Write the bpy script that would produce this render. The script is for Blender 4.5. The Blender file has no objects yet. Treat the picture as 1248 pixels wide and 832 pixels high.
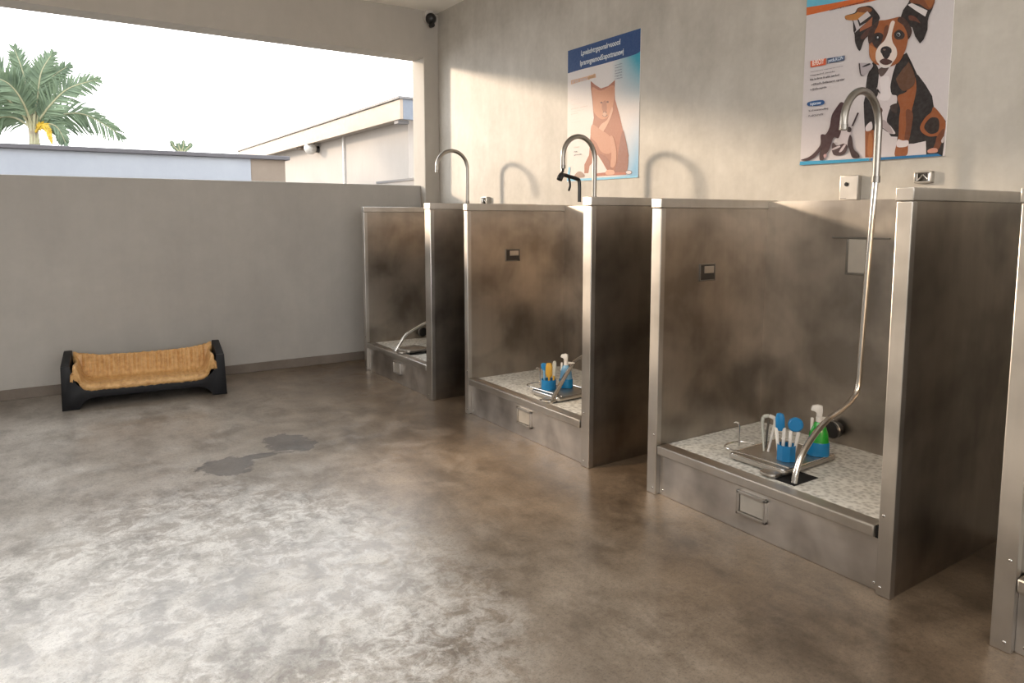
FLOOR_IOR=1.75; REAR_SILL=1.1; SKY=4.6; SUN=3.8; UP=30; SPOT=900; FILL=80; EXPO=0.0; WARP=.005; KX=.58; KZ=.335
SW3=[(-.031,-.002,1.269),(-.055,-.004,.858),(-.067,-.004,.65),(-.126,-.008,.588),(-.233,-.015,.551),(-.346,-.023,.526),(-.459,-.03,.474),(-.553,-.037,.406),(-.602,-.04,.334),(-.619,-.041,.275)]
SW2=[(-.02,-.01,1.2),(-.03,-.02,.75),(-.06,-.04,.56),(-.152,-.089,.489),(-.324,-.189,.471),(-.485,-.282,.396),(-.611,-.356,.325),(-.695,-.405,.275)]
SW1=[(-.02,-.01,1.2),(-.05,-.01,.75),(-.15,-.02,.60),(-.30,-.025,.545),(-.47,-.035,.51),(-.576,-.043,.473),(-.69,-.052,.415),(-.751,-.056,.345),(-.803,-.06,.275)]
P1=[((8,60,116),[(-.001,1.051),(.833,1.047),(.837,.891),(.819,.882),(.789,.877),(.723,.874),(.419,.871),(.153,.874),(.0,.871)],0),
((218,173,140),[(.043,.809),(.261,.809),(.271,.783),(.044,.777)],0),
((218,173,140),[(.261,.812),(.346,.813),(.351,.783),(.266,.784)],0),
((165,102,76),[(.289,.767),(.35,.725),(.413,.692),(.497,.698),(.572,.731),(.569,.667),(.575,.589),(.628,.466),(.667,.355),(.708,.254),(.734,.165),(.71,.041),(.57,.05),(.494,.072),(.439,.136),(.383,.195),(.328,.143),(.288,.115),(.273,.059),(.223,.061),(.224,.129),(.279,.198),(.295,.351),(.332,.48),(.312,.614),(.293,.708)],0),
((195,134,101),[(.31,.716),(.413,.675),(.557,.694),(.563,.59),(.524,.488),(.433,.458),(.338,.52),(.32,.623)],1),
((112,74,60),[(.435,.583),(.432,.579),(.426,.578),(.417,.579),(.41,.582),(.407,.587),(.41,.59),(.417,.592),(.425,.591),(.432,.587)],1),
((112,74,60),[(.505,.579),(.503,.575),(.496,.573),(.488,.574),(.481,.578),(.478,.582),(.481,.586),(.487,.588),(.496,.586),(.503,.583)],1),
((112,74,60),[(.483,.504),(.48,.499),(.472,.496),(.461,.496),(.451,.499),(.443,.504),(.44,.51),(.442,.515),(.45,.518),(.461,.518),(.472,.515),(.48,.51)],1),
((140,96,80),[(.432,.487),(.463,.491),(.497,.483),(.466,.471)],1),
((165,107,82),[(.43,.579),(.469,.593),(.485,.532),(.466,.509),(.431,.529)],1),
((201,156,132),[(.481,.491),(.477,.482),(.467,.477),(.453,.479),(.443,.486),(.438,.496),(.442,.505),(.453,.509),(.466,.508),(.477,.501)],1),
((208,159,134),[(.541,.535),(.553,.504),(.502,.421),(.435,.358),(.388,.373),(.418,.42),(.494,.452)],1),
((191,134,107),[(.315,.431),(.419,.38),(.527,.319),(.567,.227),(.507,.192),(.422,.218),(.373,.283),(.301,.341)],1),
((141,87,70),[(.662,.346),(.689,.314),(.73,.166),(.71,.043),(.585,.052),(.609,.125),(.626,.222)],1),
((150,90,68),[(.391,.2),(.485,.173),(.539,.11),(.563,.051),(.51,.072),(.447,.136)],1),
((193,139,113),[(.527,.319),(.565,.306),(.601,.205),(.599,.126),(.57,.088),(.535,.1),(.545,.189)],1),
((172,100,76),[(.362,.051),(.487,.055),(.713,.043),(.713,.026),(.354,.031)],0),
((208,156,131),[(.494,.07),(.57,.066),(.578,.036),(.487,.038)],1),
((157,127,109),[(.1,.032),(.134,.073),(.19,.073),(.229,.033)],1),
((120,110,110),[(.772,.04),(.768,.032),(.756,.027),(.739,.026),(.722,.029),(.709,.035),(.704,.043),(.708,.051),(.721,.056),(.738,.057),(.755,.054),(.768,.048)],1),
((214,200,200),[(.767,.04),(.763,.034),(.753,.031),(.739,.03),(.724,.032),(.714,.037),(.71,.043),(.713,.049),(.724,.052),(.738,.053),(.752,.051),(.763,.046)],1),
((124,192,222),[(.006,.013),(.018,.023),(.346,.019),(.844,.013),(.844,-.006),(.006,.006)],0),
((124,192,222),[(.002,.013),(.022,.12),(.047,.119),(.036,.012)],0)]
P1T=[((205,212,220),'Lpvelsdvtrgsponalrvuoocd',(.171,.979),(.626,1.013)),
((205,212,220),'lprarsvgeamodS:apottnanewj',(.161,.904),(.663,.938)),
((208,192,186),'vrsd tneo',(.054,.781),(.252,.807)),
((196,160,120),'gsoaff',(.266,.787),(.342,.811)),
((110,112,125),'srvdh',(.57,.833),(.65,.839)),
((110,112,125),'oagvlsn',(.57,.814),(.651,.82)),
((110,112,125),'gsotado',(.57,.793),(.651,.8)),
((110,112,125),'avsehra',(.571,.772),(.652,.779)),
((110,112,125),'nsgrda',(.571,.753),(.652,.76)),
((110,112,125),'rvsnod',(.572,.733),(.653,.74)),
((208,192,186),'vsdrton sa',(.05,.649),(.156,.652)),
((208,192,186),'ravesndt oaf',(.051,.616),(.19,.614)),
((208,192,186),'hsreotv noadrs',(.051,.584),(.256,.575)),
((208,192,186),'nvaeotds va',(.052,.56),(.215,.556)),
((208,192,186),'gsreadv',(.052,.538),(.141,.545)),
((208,192,186),'ohvasren tsa',(.052,.496),(.208,.495)),
((208,192,186),'vreonsda',(.053,.47),(.175,.473)),
((208,192,186),'oesnv',(.093,.27),(.161,.279)),
((110,112,125),'rva',(.094,.233),(.136,.244)),
((110,112,125),'gsvnoda',(.094,.209),(.192,.217))]
P2=[((96,178,205),[(-.019,1.091),(.788,1.01),(.794,.917),(.394,.813),(.137,.851),(.0,.866)],0),
((200,98,36),[(-.001,.872),(.127,.859),(.277,.848),(.534,.834),(.79,.864),(.791,.841),(.535,.81),(.376,.813),(.186,.822),(.0,.828)],0),
((34,25,23),[(.4,.509),(.372,.437),(.367,.377),(.367,.338),(.36,.304),(.367,.227),(.378,.136),(.384,.02),(.432,.017),(.423,.154),(.444,.179),(.502,.135),(.515,.116),(.548,.111),(.545,.077),(.541,.015),(.599,.016),(.605,.072),(.631,.07),(.688,.078),(.694,.011),(.77,-.001),(.773,.057),(.771,.099),(.775,.164),(.751,.198),(.716,.238),(.705,.291),(.672,.347),(.634,.4),(.627,.406),(.6,.463),(.57,.521),(.529,.497)],0),
((150,84,42),[(.537,.312),(.579,.329),(.603,.379),(.617,.397),(.628,.338),(.619,.271),(.612,.235),(.619,.203),(.612,.124),(.604,.072),(.599,.016),(.541,.015),(.545,.077),(.553,.119),(.551,.205),(.554,.248)],1),
((112,62,34),[(.584,.239),(.614,.227),(.618,.187),(.612,.124),(.601,.072),(.584,.095),(.588,.159)],1),
((150,84,42),[(.376,.161),(.423,.157),(.432,.017),(.384,.02)],0),
((176,110,62),[(.397,.134),(.415,.132),(.42,.032),(.396,.034)],1),
((150,84,42),[(.716,.238),(.751,.198),(.774,.16),(.773,.109),(.759,.059),(.735,.076),(.742,.096),(.701,.099),(.667,.122),(.657,.151),(.678,.191),(.705,.214)],1),
((45,32,26),[(.682,.164),(.706,.188),(.737,.182),(.747,.152),(.741,.117),(.706,.111),(.678,.139)],1),
((112,62,34),[(.739,.094),(.767,.13),(.772,.098),(.759,.053),(.746,.029),(.725,.036),(.734,.066)],1),
((208,150,130),[(.7,.032),(.72,.041),(.743,.037),(.744,.02),(.706,.019)],1),
((205,192,188),[(.76,.074),(.771,.093),(.771,.068),(.765,.062)],1),
((214,202,202),[(.403,.509),(.418,.49),(.434,.454),(.433,.395),(.428,.36),(.427,.373),(.436,.345),(.426,.321),(.401,.333),(.405,.305),(.43,.274),(.443,.196),(.497,.141),(.508,.132),(.537,.129),(.512,.167),(.493,.185),(.49,.212),(.506,.265),(.533,.275),(.533,.315),(.509,.326),(.498,.363),(.505,.415),(.506,.415),(.515,.446),(.54,.476),(.529,.491)],1),
((176,160,160),[(.448,.195),(.497,.141),(.525,.133),(.5,.179),(.471,.204)],1),
((226,216,216),[(.442,.414),(.487,.418),(.498,.363),(.503,.324),(.488,.299),(.442,.311),(.451,.353)],1),
((90,60,52),[(.465,.252),(.464,.246),(.461,.241),(.456,.239),(.45,.239),(.445,.243),(.441,.249),(.44,.256),(.44,.262),(.444,.267),(.449,.269),(.454,.269),(.459,.265),(.463,.259)],1),
((60,42,36),[(.503,.27),(.539,.277),(.54,.244),(.536,.229),(.513,.242)],1),
((88,70,66),[(.431,.46),(.458,.472),(.487,.467),(.466,.433),(.444,.425)],1),
((222,210,210),[(.38,.18),(.408,.202),(.415,.163),(.384,.155)],1),
((222,210,210),[(.551,.097),(.576,.09),(.604,.087),(.6,.06),(.55,.061)],1),
((95,62,40),[(.522,.413),(.553,.45),(.578,.477),(.607,.43),(.621,.376),(.606,.347),(.559,.338)],1),
((34,25,23),[(.529,.486),(.565,.516),(.583,.476),(.553,.439),(.518,.392),(.502,.384),(.51,.436)],1),
((34,25,23),[(.422,.71),(.423,.726),(.403,.757),(.373,.79),(.338,.797),(.303,.796),(.286,.776),(.235,.773),(.242,.751),(.276,.743),(.285,.685),(.292,.665),(.3,.616),(.326,.574),(.347,.623),(.375,.647),(.399,.677)],1),
((178,118,58),[(.235,.772),(.286,.771),(.31,.779),(.368,.774),(.34,.756),(.306,.736),(.248,.749)],1),
((120,70,36),[(.303,.792),(.344,.793),(.38,.774),(.369,.76),(.31,.774)],1),
((196,186,186),[(.309,.741),(.357,.768),(.377,.742),(.322,.715)],0),
((190,182,184),[(.282,.739),(.305,.735),(.318,.7),(.354,.712),(.291,.672),(.302,.687)],0),
((150,88,58),[(.321,.688),(.386,.733),(.385,.688),(.321,.672)],0),
((80,45,36),[(.328,.649),(.379,.687),(.375,.656),(.341,.63)],1),
((34,25,23),[(.533,.701),(.542,.73),(.567,.76),(.581,.798),(.679,.779),(.693,.74),(.683,.702),(.67,.675),(.665,.651),(.666,.61),(.651,.567),(.634,.551),(.608,.591),(.593,.636),(.568,.651)],0),
((120,66,34),[(.581,.788),(.659,.773),(.692,.74),(.679,.706),(.658,.708),(.62,.74),(.578,.757)],1),
((150,90,46),[(.639,.768),(.685,.752),(.682,.722),(.668,.711),(.651,.74)],1),
((214,206,206),[(.564,.75),(.583,.754),(.661,.7),(.652,.674),(.606,.712)],0),
((96,52,36),[(.573,.697),(.603,.685),(.631,.648),(.604,.664),(.577,.675)],1),
((150,84,42),[(.42,.705),(.457,.702),(.496,.702),(.533,.7),(.562,.674),(.579,.628),(.575,.582),(.565,.532),(.54,.484),(.508,.468),(.464,.466),(.435,.481),(.409,.497),(.382,.534),(.376,.59),(.374,.639),(.393,.684)],1),
((66,40,30),[(.528,.701),(.561,.679),(.592,.62),(.577,.582),(.568,.615),(.547,.656),(.518,.683)],1),
((60,38,30),[(.42,.706),(.39,.69),(.368,.651),(.375,.601),(.397,.613),(.403,.655),(.416,.679)],1),
((52,34,28),[(.39,.631),(.409,.648),(.441,.639),(.451,.613),(.441,.577),(.419,.568),(.395,.597)],1),
((52,34,28),[(.505,.628),(.529,.639),(.557,.613),(.551,.591),(.523,.592),(.507,.607)],1),
((104,58,34),[(.453,.666),(.472,.672),(.472,.635),(.452,.597),(.436,.578),(.448,.619)],1),
((176,110,62),[(.378,.589),(.402,.579),(.42,.554),(.411,.507),(.387,.533)],1),
((224,208,198),[(.491,.69),(.505,.681),(.498,.651),(.493,.615),(.501,.581),(.519,.551),(.525,.518),(.513,.492),(.486,.472),(.441,.484),(.418,.511),(.415,.55),(.43,.579),(.457,.601),(.472,.635),(.48,.673)],1),
((30,22,22),[(.497,.542),(.495,.533),(.487,.527),(.476,.524),(.463,.527),(.451,.533),(.442,.543),(.439,.553),(.441,.563),(.449,.569),(.46,.571),(.473,.569),(.485,.562),(.494,.553)],1),
((30,22,22),[(.449,.538),(.489,.531),(.479,.508),(.462,.511)],1),
((225,215,212),[(.432,.498),(.458,.477),(.486,.472),(.505,.485),(.489,.464),(.459,.465),(.438,.481)],1),
((74,42,38),[(.437,.501),(.462,.511),(.503,.49),(.486,.477),(.458,.481)],1),
((20,16,16),[(.435,.619),(.434,.612),(.43,.608),(.424,.606),(.416,.608),(.41,.612),(.405,.618),(.403,.625),(.404,.632),(.409,.636),(.415,.638),(.422,.636),(.429,.632),(.433,.626)],1),
((200,200,205),[(.425,.622),(.424,.619),(.421,.618),(.418,.62),(.417,.624),(.418,.627),(.421,.628),(.424,.626)],1),
((20,16,16),[(.544,.612),(.542,.606),(.538,.601),(.532,.599),(.525,.601),(.518,.605),(.513,.612),(.511,.619),(.512,.626),(.516,.63),(.523,.632),(.53,.63),(.537,.626),(.542,.619)],1),
((120,125,130),[(.538,.613),(.537,.609),(.534,.606),(.53,.605),(.526,.606),(.521,.609),(.518,.613),(.517,.618),(.518,.622),(.52,.625),(.525,.626),(.529,.625),(.533,.622),(.536,.618)],1),
((24,20,20),[(.533,.613),(.532,.61),(.531,.608),(.528,.608),(.525,.608),(.523,.61),(.521,.613),(.52,.616),(.52,.618),(.522,.62),(.525,.621),(.528,.62),(.53,.618),(.532,.616)],1),
((210,210,215),[(.533,.618),(.533,.616),(.531,.615),(.529,.617),(.528,.619),(.528,.621),(.53,.622),(.532,.621)],1),
((120,96,84),[(.467,.553),(.465,.551),(.46,.55),(.454,.553),(.452,.556),(.454,.559),(.459,.559),(.465,.557)],1),
((176,166,170),[(.327,.505),(.347,.509),(.401,.493),(.396,.47),(.357,.442),(.338,.454)],1),
((40,32,34),[(.345,.49),(.383,.501),(.389,.493),(.36,.487)],1),
((60,50,52),[(.326,.507),(.333,.505),(.343,.452),(.36,.442),(.338,.449)],1),
((66,36,38),[(.186,.258),(.177,.198),(.156,.161),(.137,.163),(.125,.156),(.126,.108),(.09,.065),(.052,.042),(.007,.031),(.047,.024),(.097,.041),(.133,.079),(.123,.057),(.127,.023),(.148,.021),(.161,.049),(.18,.075),(.191,.108),(.206,.14),(.23,.132),(.241,.153),(.248,.191),(.249,.224),(.263,.297),(.237,.323),(.209,.294)],1),
((206,194,196),[(.254,.22),(.292,.181),(.301,.136),(.284,.092),(.255,.097),(.236,.121),(.245,.164)],1),
((56,32,34),[(.296,.145),(.309,.125),(.322,.069),(.345,.046),(.356,.022),(.318,.022),(.298,.066),(.286,.1)],1),
((70,44,46),[(.196,.074),(.201,.113),(.225,.094),(.266,.101),(.286,.083),(.269,.045),(.215,.042)],1),
((206,190,192),[(.239,.06),(.267,.096),(.276,.091),(.256,.061)],1),
((200,186,188),[(.198,.079),(.237,.092),(.243,.084),(.202,.071)],1),
((48,30,30),[(.276,.207),(.275,.2),(.271,.195),(.266,.192),(.26,.193),(.254,.197),(.25,.203),(.248,.21),(.249,.217),(.253,.222),(.258,.225),(.264,.224),(.27,.22),(.274,.214)],1),
((48,30,30),[(.304,.171),(.303,.165),(.3,.16),(.295,.158),(.289,.159),(.283,.162),(.279,.168),(.277,.174),(.278,.18),(.282,.185),(.287,.187),(.293,.187),(.299,.183),(.303,.178)],1),
((50,32,34),[(.302,.188),(.333,.257),(.342,.253),(.314,.189)],0),
((190,150,150),[(.149,.049),(.163,.054),(.167,.04),(.154,.032)],1),
((42,150,190),[(.004,.023),(.229,.017),(.41,.014),(.411,.001),(.23,.0),(.002,.002)],0),
((32,110,160),[(.418,.014),(.752,.012),(.771,.0),(.771,-.002),(.419,.0)],0),
((214,92,50),[(.043,.572),(.137,.57),(.138,.536),(.045,.537)],0),
((36,62,100),[(.145,.568),(.246,.565),(.245,.54),(.147,.54)],0),
((36,84,140),[(.043,.349),(.13,.348),(.131,.323),(.044,.327)],1)]
P2T=[((245,225,215),'B:PEOIY',(.056,.545),(.127,.568)),
((205,215,230),'pet&.KCIN',(.153,.546),(.238,.562)),
((210,220,235),'iqtmw',(.054,.329),(.121,.343)),
((90,82,88),'Doseanery oepoamawasasa',(.048,.51),(.241,.513)),
((90,82,88),"Heaven'l f. ocnokc",(.047,.489),(.196,.495)),
((90,82,88),'Na k-Srro II aI6t aarlod',(.046,.465),(.22,.474)),
((90,82,88),"-nEfkad'a Enfiastarrt cgralar",(.053,.437),(.254,.446)),
((90,82,88),'wlJtlfboaptla',(.048,.411),(.15,.419)),
((90,82,88),'S.i.f.noawncfitq',(.046,.295),(.164,.303)),
((90,82,88),"F.oEOO'nFE",(.047,.267),(.136,.275)),
((60,50,50),'nomofuj uoinodumjoa',(.148,.822),(.368,.816))]

import bpy, bmesh, math, random
from mathutils import Vector, Matrix, noise
S=bpy.context.scene; COL=S.collection; PI=math.pi
random.seed(7)
# ---------------------------------------------------------------- helpers
def srgb(r,g,b):
    f=lambda c:(c/255/12.92) if c/255<=.04045 else ((c/255+.055)/1.055)**2.4
    return (f(r),f(g),f(b),1)
class NT:
    def __init__(s,name):
        s.m=bpy.data.materials.new(name); s.m.use_nodes=True; s.t=s.m.node_tree; s.t.nodes.clear()
        s.out=s.n('ShaderNodeOutputMaterial'); s.b=s.n('ShaderNodeBsdfPrincipled'); s.l(s.b.outputs[0],s.out.inputs[0])
    def n(s,t,**k):
        x=s.t.nodes.new(t)
        for a,v in k.items(): setattr(x,a,v)
        return x
    def l(s,a,b): s.t.links.new(a,b)
    def coord(s,scale=(1,1,1),kind='Object',rot=(0,0,0),loc=(0,0,0)):
        c=s.n('ShaderNodeTexCoord'); m=s.n('ShaderNodeMapping'); m.inputs['Scale'].default_value=scale; m.inputs['Rotation'].default_value=rot; m.inputs['Location'].default_value=loc
        s.l(c.outputs[kind],m.inputs[0]); return m.outputs[0]
    def noise(s,co,scale=5,detail=4,rough=.55,dist=0):
        x=s.n('ShaderNodeTexNoise'); x.inputs['Scale'].default_value=scale; x.inputs['Detail'].default_value=detail; x.inputs['Roughness'].default_value=rough; x.inputs['Distortion'].default_value=dist
        s.l(co,x.inputs['Vector']); return x.outputs['Fac']
    def ramp(s,f,*st,interp='LINEAR'):
        r=s.n('ShaderNodeValToRGB'); e=r.color_ramp.elements; r.color_ramp.interpolation=interp
        while len(e)<len(st): e.new(.5)
        for q,(p,c) in zip(e,st): q.position=p; q.color=c if len(c)==4 else (*c,1)
        s.l(f,r.inputs[0]); return r.outputs[0]
    def rng(s,f,a,b,c,d):
        r=s.n('ShaderNodeMapRange')
        for i,v in zip((1,2,3,4),(a,b,c,d)): r.inputs[i].default_value=v
        s.l(f,r.inputs[0]); return r.outputs[0]
    def mix(s,f,a,b,mode='MIX'):
        x=s.n('ShaderNodeMix',data_type='RGBA',blend_type=mode)
        for v,i in ((f,0),(a,6),(b,7)):
            if hasattr(v,'is_output'): s.l(v,x.inputs[i])
            else: x.inputs[i].default_value=v
        return x.outputs[2]
    def math(s,op,a,b=0.):
        x=s.n('ShaderNodeMath',operation=op)
        for i,v in enumerate((a,b)):
            if hasattr(v,'is_output'): s.l(v,x.inputs[i])
            else: x.inputs[i].default_value=v
        return x.outputs[0]
    def set(s,**k):
        for a,v in k.items():
            i=s.b.inputs[a.replace('_',' ')]
            if hasattr(v,'is_output'): s.l(v,i)
            else: i.default_value=v
        return s
    def bump(s,h,st=.2,d=.01):
        x=s.n('ShaderNodeBump'); x.inputs['Strength'].default_value=st; x.inputs['Distance'].default_value=d
        s.l(h,x.inputs['Height']); s.l(x.outputs[0],s.b.inputs['Normal']); return s
g=lambda v:(v,v,v,1)
def plain(name,c,rough=.5,metal=0,var=.12,scale=12,**k):
    t=NT(name); co=t.coord(); f=t.noise(co,scale,4)
    lo=tuple(x*(1-var) for x in c[:3])+(1,); hi=tuple(min(1,x*(1+var)) for x in c[:3])+(1,)
    t.set(Base_Color=t.ramp(f,(.3,lo),(.7,hi)),Metallic=metal,Roughness=t.rng(f,.3,.7,rough*.88,min(1,rough*1.12)),**k); return t.m
def steel_mat(name,c0,c1,r0,r1,brush=(16,16,1.2)):
    t=NT(name); co=t.coord((1,1,1)); big=t.noise(co,2.2,3,.5,.5); mid=t.noise(co,6,3,.5); br=t.noise(t.coord(brush),1,3,.6)
    f=t.math('ADD',t.math('MULTIPLY',big,.7),t.math('MULTIPLY',mid,.3))
    col=t.mix(t.rng(br,.35,.65,0,.35),t.ramp(f,(.38,c0),(.60,c1)),g(.82),'MULTIPLY')
    r=t.math('ADD',t.rng(f,.3,.7,r0,r1),t.rng(br,.3,.7,-.01,.012))
    t.set(Base_Color=col,Metallic=1.,Roughness=r); return t.m
def plaster(name,c0,c1,sc=1.2,rough=.75,bump=.12):
    t=NT(name); co=t.coord(); a=t.noise(co,sc,6,.6,.4); b=t.noise(co,sc*14,5,.6); st=t.noise(t.coord((3,3,.5)),2,4,.6,.3)
    f=t.math('ADD',t.math('MULTIPLY',a,.6),t.math('ADD',t.math('MULTIPLY',b,.15),t.math('MULTIPLY',st,.25)))
    t.set(Base_Color=t.ramp(f,(.34,c0),(.66,c1)),Roughness=rough); t.bump(t.math('ADD',a,t.math('MULTIPLY',b,.5)),bump,.01); return t.m
M={}
M['steel']=steel_mat('brushed_steel',(.31,.277,.243,1),(.53,.475,.415,1),.295,.40)
M['steel_trim']=steel_mat('steel_trim',(.50,.47,.43,1),(.64,.605,.56,1),.34,.44)
M['steel_front']=steel_mat('steel_front',(.42,.395,.37,1),(.78,.74,.70,1),.31,.50,(16,1.2,16))
M['chrome']=plain('chrome_tube',(.66,.64,.61,1),.18,1,.06)
M['pipe']=plain('satin_pipe',(.36,.34,.31,1),.34,1,.08)
M['plate']=plain('pale_plate',(.60,.56,.50,1),.5,.6,.06); M['dark_steel']=plain('dark_steel',(.26,.245,.225,1),.34,1,.1)
M['black']=plain('black_plastic',(.012,.011,.011,1),.35,0,.2)
M['void']=plain('recess_shade',(.006,.005,.005,1),.8)  # near-black colour stands for the darkness inside gaps and holes
M['slot']=plain('recess_lining',(.07,.06,.05,1),.5,.6)
M['white_plastic']=plain('white_plastic',srgb(238,234,228),.4,0,.03)
M['blue_plastic']=plain('blue_plastic',srgb(20,120,178),.38,0,.06)
M['yellow_plastic']=plain('yellow_plastic',srgb(206,160,62),.4,0,.06)
M['pale_blue']=plain('pale_blue_plastic',srgb(120,170,205),.35,0,.08)
M['pale_plastic']=plain('pale_plastic',srgb(190,190,180),.35,0,.06)
M['green_liquid']=plain('green_liquid',srgb(30,165,50),.15,0,.2,30,Coat_Weight=.5)
M['teal_band']=plain('teal_band',srgb(18,128,186),.25,0,.1)
t=NT('tub_mat'); co=t.coord(); v=t.n('ShaderNodeTexVoronoi',feature='F1'); v.inputs['Scale'].default_value=42; t.l(co,v.inputs['Vector'])
f=t.noise(co,30,4,.7); k=t.math('ADD',t.math('MULTIPLY',v.outputs['Distance'],.6),t.math('MULTIPLY',f,.6))
t.set(Base_Color=t.ramp(k,(.35,srgb(176,173,165)),(.7,srgb(228,226,219))),Roughness=.55); t.bump(k,.5,.006); M['mat']=t.m
M['wall']=plaster('wall_plaster',srgb(168,161,150),srgb(204,198,188),1.5,.55,.10)
M['wall_back']=plaster('low_wall_plaster',srgb(166,162,157),srgb(184,180,174),.9,.7)
M['beam']=plaster('beam_plaster',srgb(172,165,155),srgb(186,179,169),.8,.8)
M['column']=plaster('column_plaster',srgb(186,180,171),srgb(198,192,183),1.,.75)
M['ceiling']=plaster('ceiling_paint',srgb(244,238,228),srgb(247,242,233),.8,.85,.03)
M['skirting']=plaster('skirting_cement',srgb(104,94,85),srgb(126,116,106),3,.7)
# polished concrete floor
t=NT('polished_concrete'); co=t.coord()
a=t.noise(co,.8,6,.62,.4); b=t.noise(co,4.5,7,.72,.25); c=t.noise(co,38,4,.7); sw=t.noise(t.coord((1.2,.35,1),rot=(0,0,.9)),1.6,6,.6,.5)
f=t.math('ADD',t.math('ADD',t.math('MULTIPLY',a,.38),t.math('MULTIPLY',b,.27)),t.math('ADD',t.math('MULTIPLY',c,.1),t.math('MULTIPLY',sw,.25)))
base=t.ramp(f,(.34,srgb(116,102,88)),(.5,srgb(152,141,128)),(.64,srgb(188,181,171)))
sep=t.n('ShaderNodeSeparateXYZ'); t.l(co,sep.inputs[0])
# brown warmer floor towards the wash stations
w=t.rng(t.math('ADD',sep.outputs[0],t.math('MULTIPLY',a,1.2)),1.6,2.9,0,1)
base=t.mix(t.math('MULTIPLY',w,.85),base,t.ramp(f,(.40,srgb(72,56,40)),(.60,srgb(134,113,90))))
# greyer towards the left
w2=t.rng(t.math('ADD',sep.outputs[0],t.math('MULTIPLY',a,1.)),.4,1.9,1,0)
base=t.mix(t.math('MULTIPLY',w2,.65),base,t.ramp(f,(.36,srgb(144,140,135)),(.62,srgb(204,201,197))))
# two damp smooth stains
def blob(cx,cy,rx,ry):
    dx=t.math('DIVIDE',t.math('SUBTRACT',sep.outputs[0],cx),rx); dy=t.math('DIVIDE',t.math('SUBTRACT',sep.outputs[1],cy),ry)
    r=t.math('ADD',t.math('MULTIPLY',dx,dx),t.math('MULTIPLY',dy,dy))
    return t.rng(t.math('ADD',r,t.math('MULTIPLY',t.math('SUBTRACT',t.noise(co,3.6,7,.7,.4),.5),5.)),.8,1.0,1,0)
st=t.math('MAXIMUM',blob(.86,4.42,.17,.17),blob(1.29,4.62,.16,.22)); st=t.math('MAXIMUM',st,blob(1.07,4.49,.14,.05))
base=t.mix(t.math('MULTIPLY',st,.85),base,srgb(84,74,65))
# whitish mottling left of the stations: sky reflection painted into the floor colour
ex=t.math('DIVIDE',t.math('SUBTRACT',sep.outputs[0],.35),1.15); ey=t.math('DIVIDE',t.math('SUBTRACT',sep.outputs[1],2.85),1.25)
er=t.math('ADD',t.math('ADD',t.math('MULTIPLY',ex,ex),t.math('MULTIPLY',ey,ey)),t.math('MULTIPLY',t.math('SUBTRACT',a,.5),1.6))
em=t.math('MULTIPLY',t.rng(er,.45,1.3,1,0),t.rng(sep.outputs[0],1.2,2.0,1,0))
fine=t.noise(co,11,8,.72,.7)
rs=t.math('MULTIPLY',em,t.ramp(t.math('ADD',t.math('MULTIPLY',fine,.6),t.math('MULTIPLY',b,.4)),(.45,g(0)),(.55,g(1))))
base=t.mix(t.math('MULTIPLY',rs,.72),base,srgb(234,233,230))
mo=t.math('ADD',t.math('MULTIPLY',t.noise(co,2.6,9,.72,.35),.6),t.math('MULTIPLY',t.noise(t.coord((1,.4,1),rot=(0,0,.7)),7,8,.75,.3),.4))
base=t.mix(.85,base,t.ramp(mo,(.41,(.58,.56,.535,1)),(.50,(.95,.945,.94,1)),(.59,(1.15,1.15,1.15,1))),'MULTIPLY')
# exposed grain
gr=t.noise(co,150,3,.8)
gr2=t.noise(co,55,4,.8)
base=t.mix(.6,base,t.ramp(t.math('ADD',t.math('MULTIPLY',gr,.5),t.math('MULTIPLY',gr2,.5)),(.38,g(.35)),(.50,g(1.)),(.66,g(1.2))),'MULTIPLY')
# scuffed patches where the sealer is gone: browner and rougher
pat=t.math('MULTIPLY',t.ramp(b,(.50,g(0)),(.60,g(1))),t.ramp(a,(.42,g(0)),(.6,g(1))))
base=t.mix(t.math('MULTIPLY',pat,.0),base,srgb(132,118,104))
ro=t.math('ADD',t.rng(b,.3,.7,.20,.38),t.math('ADD',t.math('MULTIPLY',pat,.12),t.math('MULTIPLY',t.math('SUBTRACT',c,.5),.15)))
ro=t.math('ADD',t.math('ADD',ro,t.math('MULTIPLY',st,.1)),t.math('MULTIPLY',rs,.06))
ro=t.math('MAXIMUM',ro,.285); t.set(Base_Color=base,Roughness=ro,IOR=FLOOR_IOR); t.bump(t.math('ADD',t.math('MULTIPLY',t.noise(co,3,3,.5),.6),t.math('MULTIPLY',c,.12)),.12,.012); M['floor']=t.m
M['bed_black']=plain('black_lacquer',(.006,.006,.008,1),.5,0,.2,Specular_IOR_Level=.3)
t=NT('tan_quilt'); co=t.coord(); f=t.noise(co,26,5,.65); f2=t.noise(t.coord((90,90,90)),1,2)
t.set(Base_Color=t.ramp(f,(.3,srgb(186,138,82)),(.7,srgb(228,186,128))),Roughness=.42); t.bump(t.math('ADD',f,t.math('MULTIPLY',f2,.3)),.25,.006); M['quilt']=t.m
M['nwall']=plaster('neighbour_wall_paint',srgb(136,140,148),srgb(147,151,158),1.2,.8)
M['ncap']=plain('neighbour_wall_cap',srgb(78,76,80),.6)
M['pier']=plaster('pier_render',srgb(116,104,92),srgb(126,114,102),2,.8)
M['bwall']=plaster('building_render',srgb(148,141,134),srgb(156,149,142),1,.8)
M['fascia']=plain('cream_fascia',srgb(140,126,112),.6,0,.03)
M['fascia_end']=plain('shaded_fascia',srgb(96,102,112),.6)  # same fascia as the eave, its shade put into a darker bluish colour
M['roofing']=plain('grey_roofing',srgb(92,90,90),.6)
M['lampglass']=plain('lamp_globe',srgb(190,186,180),.2)
t=NT('palm_leaf'); co=t.coord(); f=t.noise(co,3,4)
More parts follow.
